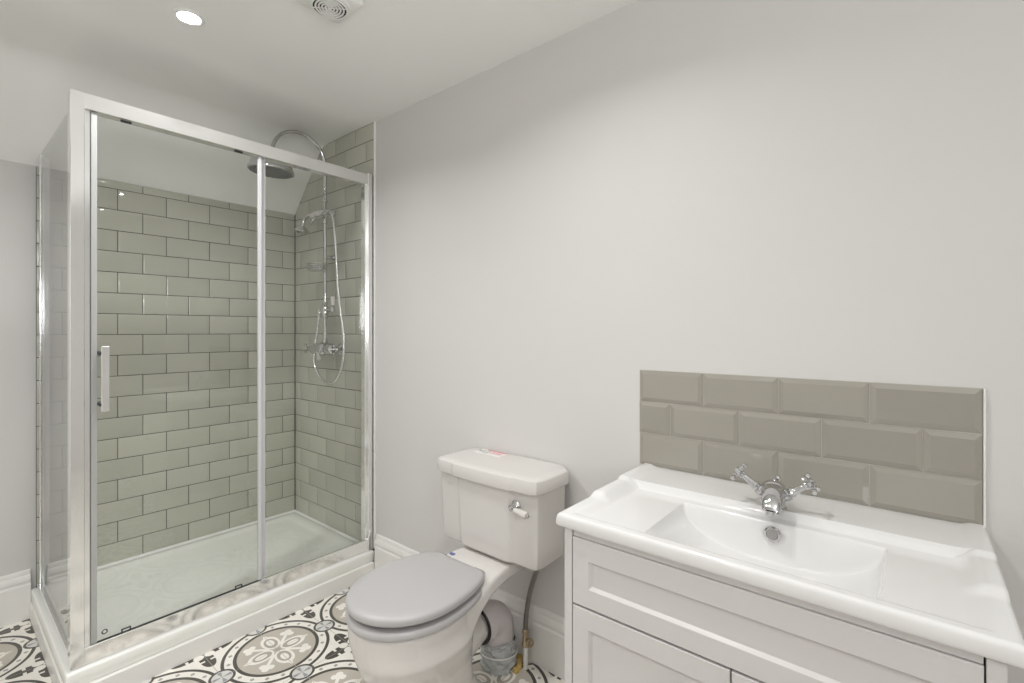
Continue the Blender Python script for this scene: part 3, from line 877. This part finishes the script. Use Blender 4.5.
def shaker(name, y0, y1, z0, z1, ys, ye, za, zb, m, parent, rec=0.009):
    """y0>y1 outer edges, ys/ye recess edges, za/zb recess bottom/top: one framed panel with a bevelled recess"""
    g = G()
    xf, xb = VF, VF + 0.0195
    e = 0.0012
    O = [(y0, z0), (y1, z0), (y1, z1), (y0, z1)]
    I = [(ys, za), (ye, za), (ye, zb), (ys, zb)]
    sh = lambda P, d: [(P[0][0] - d, P[0][1] + d), (P[1][0] + d, P[1][1] + d), (P[2][0] + d, P[2][1] - d), (P[3][0] - d, P[3][1] - d)]
    R = lambda P, x: [(x, y, z) for y, z in P]
    g.loft([R(O, xb), R(O, xf + e), R(sh(O, e), xf), R(sh(I, -0.001), xf), R(I, xf + 0.001), R(sh(I, 0.004), xf + rec - 0.001), R(sh(I, 0.005), xf + rec)])
    return g.obj(name, m, parent, angle=20)
DY0, DY1 = VL - 0.0240, VR + 0.0250
shaker('drawer_front', DY0, DY1, 0.6128, 0.772, -2.426, -3.053, 0.658, 0.722, M_vanity, t)
g = G(); g.box(VF + 0.004, VF + 0.0195, DY0, DY1, 0.7735, VT, 0.001); g.obj('top_rail', M_vanity, t)
mid = -2.743
d1 = shaker('door', DY0, mid + 0.0018, 0.102, 0.6072, -2.426, -2.695, 0.155, 0.560, M_vanity, t)
d2 = shaker('door', mid - 0.0018, DY1, 0.102, 0.6072, -2.791, -3.053, 0.155, 0.560, M_vanity, t)
for d, yy in ((d1, -2.719), (d2, -2.767)):
    g = G(); g.lathe((VF, yy, 0.515), (-1, 0, 0), [(0, 0.008), (0.008, 0.006), (0.014, 0.012), (0.022, 0.015), (0.028, 0.012), (0.030, 0.0)], 20); g.obj('knob', M_chrome, d)

# ------------------------------------------------------------------ washbasin (top surface as one heightfield, closed below)
t = thing('washbasin', 'wide white ceramic washbasin with trough bowl on top of the grey cabinet', 'basin', (-0.25, -2.74, 0.788))
BL, BR, BF = -2.341, -3.142, 0.508
def smooth(a, b, x):
    k = min(1, max(0, (x - a) / (b - a))); return k * k * (3 - 2 * k)
def basin_z(u, v):
    """u from the wall to the front, v from the left edge; heights above the floor"""
    W = BL - BR
    e = min(v, W - v)
    deck = 0.811
    z = deck
    top = 0.833 - 0.009 * smooth(0.02, 0.15, u)
    ledge = top + (deck - top) * smooth(0.146, 0.178, u)
    tier = 0.8400 - 0.0075 * smooth(0.175, 0.195, u) - 0.0095 * smooth(0.325, 0.355, u)
    front = deck + (0.8225 - deck) * smooth(BF - 0.052, BF - 0.022, u)
    z = max(ledge, front)
    side = tier + (deck - tier) * smooth(0.024, 0.068, e)
    z = max(z, side) if u > 0.165 else max(ledge, tier + (0.832 - tier) * smooth(0.022, 0.05, e))
    # bowl
    yc, hw = (BL - -2.760), 0.214
    tt = (v - yc) / hw
    if abs(tt) < 1 and 0.196 < u < 0.482:
        dep = 0.092 * (1 - abs(tt) ** 2.5) ** 0.52
        kb = smooth(0.202, 0.219, u)
        kf = 1 - smooth(0.385, 0.474, u) ** 0.9
        fall = 1 - 0.18 * smooth(0.26, 0.40, u)
        z -= dep * min(kb, kf) 
    # rounded outer edges
    rad = 0.009
    for dd in (e, BF - u):
        if dd < rad: z -= rad - math.sqrt(max(0, rad * rad - (rad - dd) ** 2))
    return z
def axis(stops):
    out = []
    for a, b, n in stops: out += [a + (b - a) * k / n for k in range(n)]
    return out + [stops[-1][1]]
W = BL - BR
us = axis([(0.002, 0.148, 10), (0.148, 0.182, 10), (0.182, 0.198, 3), (0.198, 0.224, 13), (0.224, 0.38, 18), (0.38, 0.478, 18), (0.478, 0.498, 5), (0.498, 0.508, 10)])
bl, br = (BL + 2.760) - 0.214, (BL + 2.760) + 0.214
vs = axis([(0, 0.010, 9), (0.010, 0.07, 18), (0.07, bl - 0.004, 10), (bl - 0.004, bl + 0.012, 14), (bl + 0.012, br - 0.012, 70), (br - 0.012, br + 0.004, 14), (br + 0.004, W - 0.07, 12), (W - 0.07, W - 0.010, 18), (W - 0.010, W, 9)])
g = G()
grid = [[g.bm.verts.new((-u, BL - v, basin_z(u, v))) for v in vs] for u in us]
for i in range(len(us) - 1):
    for j in range(len(vs) - 1):
        g._f((grid[i][j], grid[i][j + 1], grid[i + 1][j + 1], grid[i + 1][j]))
# skirt: perimeter loop down to the underside, with a rounded lower lip
per = [grid[0][j] for j in range(len(vs))] + [grid[i][-1] for i in range(1, len(us))] + [grid[-1][j] for j in range(len(vs) - 2, -1, -1)] + [grid[i][0] for i in range(len(us) - 2, 0, -1)]
prev = per
cxm, cym = -BF / 2, (BL + BR) / 2
for z, ins in ((0.797, 0.0), (0.7915, 0.0025), (0.7885, 0.008), (0.7882, 0.03)):
    new = []
    for v in per:
        x, y = v.co.x, v.co.y
        x2 = x + ins if x < -BF + 0.03 else x
        y2 = min(max(y, BR + ins), BL - ins)
        x2 = max(x2, -BF + ins)
        new.append(g.bm.verts.new((x2, y2, z)))
    n = len(per)
    for k in range(n): g._f((prev[k], prev[(k + 1) % n], new[(k + 1) % n], new[k]))
    prev = new
g.obj('basin', M_basin, t, angle=75)
ovy, ovx, ovz = -2.760, -0.2160, 0.787
g = G(); g.lathe((ovx + 0.004, ovy, ovz), (-1, 0, 0.18), [(0, 0.0175), (0.006, 0.0175), (0.009, 0.014), (0.008, 0.0125), (0.0065, 0.012)], 28); ov = g.obj('overflow_ring', M_chrome, t)
g = G(); g.lathe((ovx - 0.002, ovy, ovz), (-1, 0, 0.18), [(0, 0.0118), (0.003, 0.0118)], 24)
g.obj('overflow_insert', mat('satin_steel', (0.45, 0.44, 0.43), 0.35, metal=1), ov)
g = G(); g.lathe((-0.345, -2.760, basin_z(0.345, 0.424) - 0.004), (0, 0, 1), [(0, 0.032), (0.005, 0.032), (0.0065, 0.029), (0.006, 0.022), (0.009, 0.020), (0.0105, 0.010), (0.0108, 0.0)], 28); g.obj('plug_waste', M_chrome, t)

# ------------------------------------------------------------------ basin tap
AX, AY, AZ = -0.160, -2.752, 0.8335
t = thing('basin_mixer_tap', 'chrome mixer tap with two cross handles on the washbasin ledge', 'tap', (AX, AY, AZ))
g = G()
g.lathe((AX, AY, AZ), (0, 0, 1), [(0, 0.029), (0.003, 0.0295), (0.007, 0.026), (0.018, 0.025), (0.030, 0.028), (0.044, 0.0295), (0.056, 0.0255), (0.064, 0.0165), (0.067, 0.006)], 28)
g.lathe((AX + 0.004, AY, AZ + 0.055), (0, 0, 1), [(0, 0.008), (0.010, 0.006), (0.014, 0.0035)], 14)
bd = g.obj('tap_body', M_chrome, t)
g = G()
rings = []
for dx, dz, hw, hh in ((0.012, 0.040, 0.017, 0.014), (-0.004, 0.046, 0.024, 0.017), (-0.024, 0.046, 0.025, 0.0175), (-0.044, 0.041, 0.0245, 0.0165), (-0.062, 0.032, 0.0235, 0.015), (-0.074, 0.022, 0.022, 0.0125), (-0.080, 0.014, 0.019, 0.009)):
    tl = min(1.0, max(0.0, -dx / 0.08)) * 0.9          # section turns from upright to facing down
    ca, sa = math.cos(tl), math.sin(tl)
    rings.append([(AX + dx - hh * math.sin(2 * PI * k / 24) * sa, AY - 0.10 * (-dx) * 1.2 + hw * math.cos(2 * PI * k / 24), AZ + dz + hh * math.sin(2 * PI * k / 24) * ca) for k in range(24)])
g.loft(rings)
spo = g.obj('spout', M_chrome, t, angle=60)
g = G(); g.lathe((AX - 0.077, AY - 0.0095, AZ + 0.010), (-0.25, 0, -0.97), [(-0.004, 0.0125), (0.004, 0.0125), (0.006, 0.010), (0.006, 0.0)], 20); g.obj('aerator', M_chrome, spo)
for sg in (1, -1):
    g = G()
    o = Vector((AX, AY + sg * 0.014, AZ + 0.026)); d = Vector((-0.05, sg * 0.80, 0.60)).normalized()
    g.lathe(o, d, [(0, 0.014), (0.012, 0.0125), (0.015, 0.0148), (0.024, 0.0148), (0.027, 0.0105), (0.034, 0.0125), (0.040, 0.0085), (0.066, 0.0072), (0.070, 0.0095)], 20)
    vb = g.obj('valve_arm', M_chrome, t)
    g = G(); cross(g, o + d * 0.078, d, 0.0235, 0.0070, 0.010); g.obj('cross_handle', M_chrome, vb)
g = G(); g.cyl((AX + 0.026, AY - 0.004, AZ), (AX + 0.026, AY - 0.004, AZ + 0.062), 0.0028, 10); g.ball((AX + 0.026, AY - 0.004, AZ + 0.067), 0.0068, 12); g.obj('pop_up_rod', M_chrome, t)

# ------------------------------------------------------------------ ceiling fittings
for i, ((lx, ly), pw) in enumerate(LIGHTS):
    if i: continue
    t = thing('downlight', 'small round recessed downlight glowing in the ceiling near the shower', 'ceiling light', (lx, ly, CEIL))
    g = G(); g.lathe((lx, ly, CEIL), (0, 0, -1), [(0, 0.047), (0.003, 0.047), (0.006, 0.043), (0.005, 0.036), (0.002, 0.034)], 36, cap=False); g.obj('bezel', M_white, t)
    g = G(); g.lathe((lx, ly, CEIL - 0.0005), (0, 0, -1), [(0, 0.034), (0.0030, 0.033), (0.0042, 0.0)], 32); g.obj('lens', M_led, t)
FX, FY = -0.646, -1.535
t = thing('extractor_fan', 'white square extractor fan with round ringed grille on the ceiling', 'extractor fan', (FX, FY, CEIL))
g = G()
h = 0.080
g.loft([rr(FX - h, FX + h, FY - h, FY + h, CEIL - 0.0005, 0.012), rr(FX - h, FX + h, FY - h, FY + h, CEIL - 0.009, 0.012), rr(FX - h + 0.004, FX + h - 0.004, FY - h + 0.004, FY + h - 0.004, CEIL - 0.013, 0.014), rr(FX - 0.066, FX + 0.066, FY - 0.066, FY + 0.066, CEIL - 0.016, 0.064), rr(FX - 0.060, FX + 0.060, FY - 0.060, FY + 0.060, CEIL - 0.024, 0.058)])
g.obj('housing', M_white, t)
g = G(); g.lathe((FX, FY, CEIL - 0.0245), (0, 0, -1), [(0, 0.055), (0.0006, 0.055)], 40); g.obj('grille_shade', M_gap_shade, t)  # flat dark disc painting the shade behind the rings
g = G()
for R_ in (0.014, 0.024, 0.034, 0.044, 0.055):
    g.torus((FX, FY, CEIL - 0.0275), (0, 0, 1), R_, 0.0030, 44, 8)
g.lathe((FX, FY, CEIL - 0.0252), (0, 0, -1), [(0, 0.007), (0.004, 0.007), (0.006, 0.003)], 16)
for k in range(4):
    a = PI / 4 + k * PI / 2
    g.tube([(FX, FY, CEIL - 0.0268), (FX + 0.055 * math.cos(a), FY + 0.055 * math.sin(a), CEIL - 0.0268)], 0.0018, 6, smooth=False)
g.obj('grille', M_white, t)
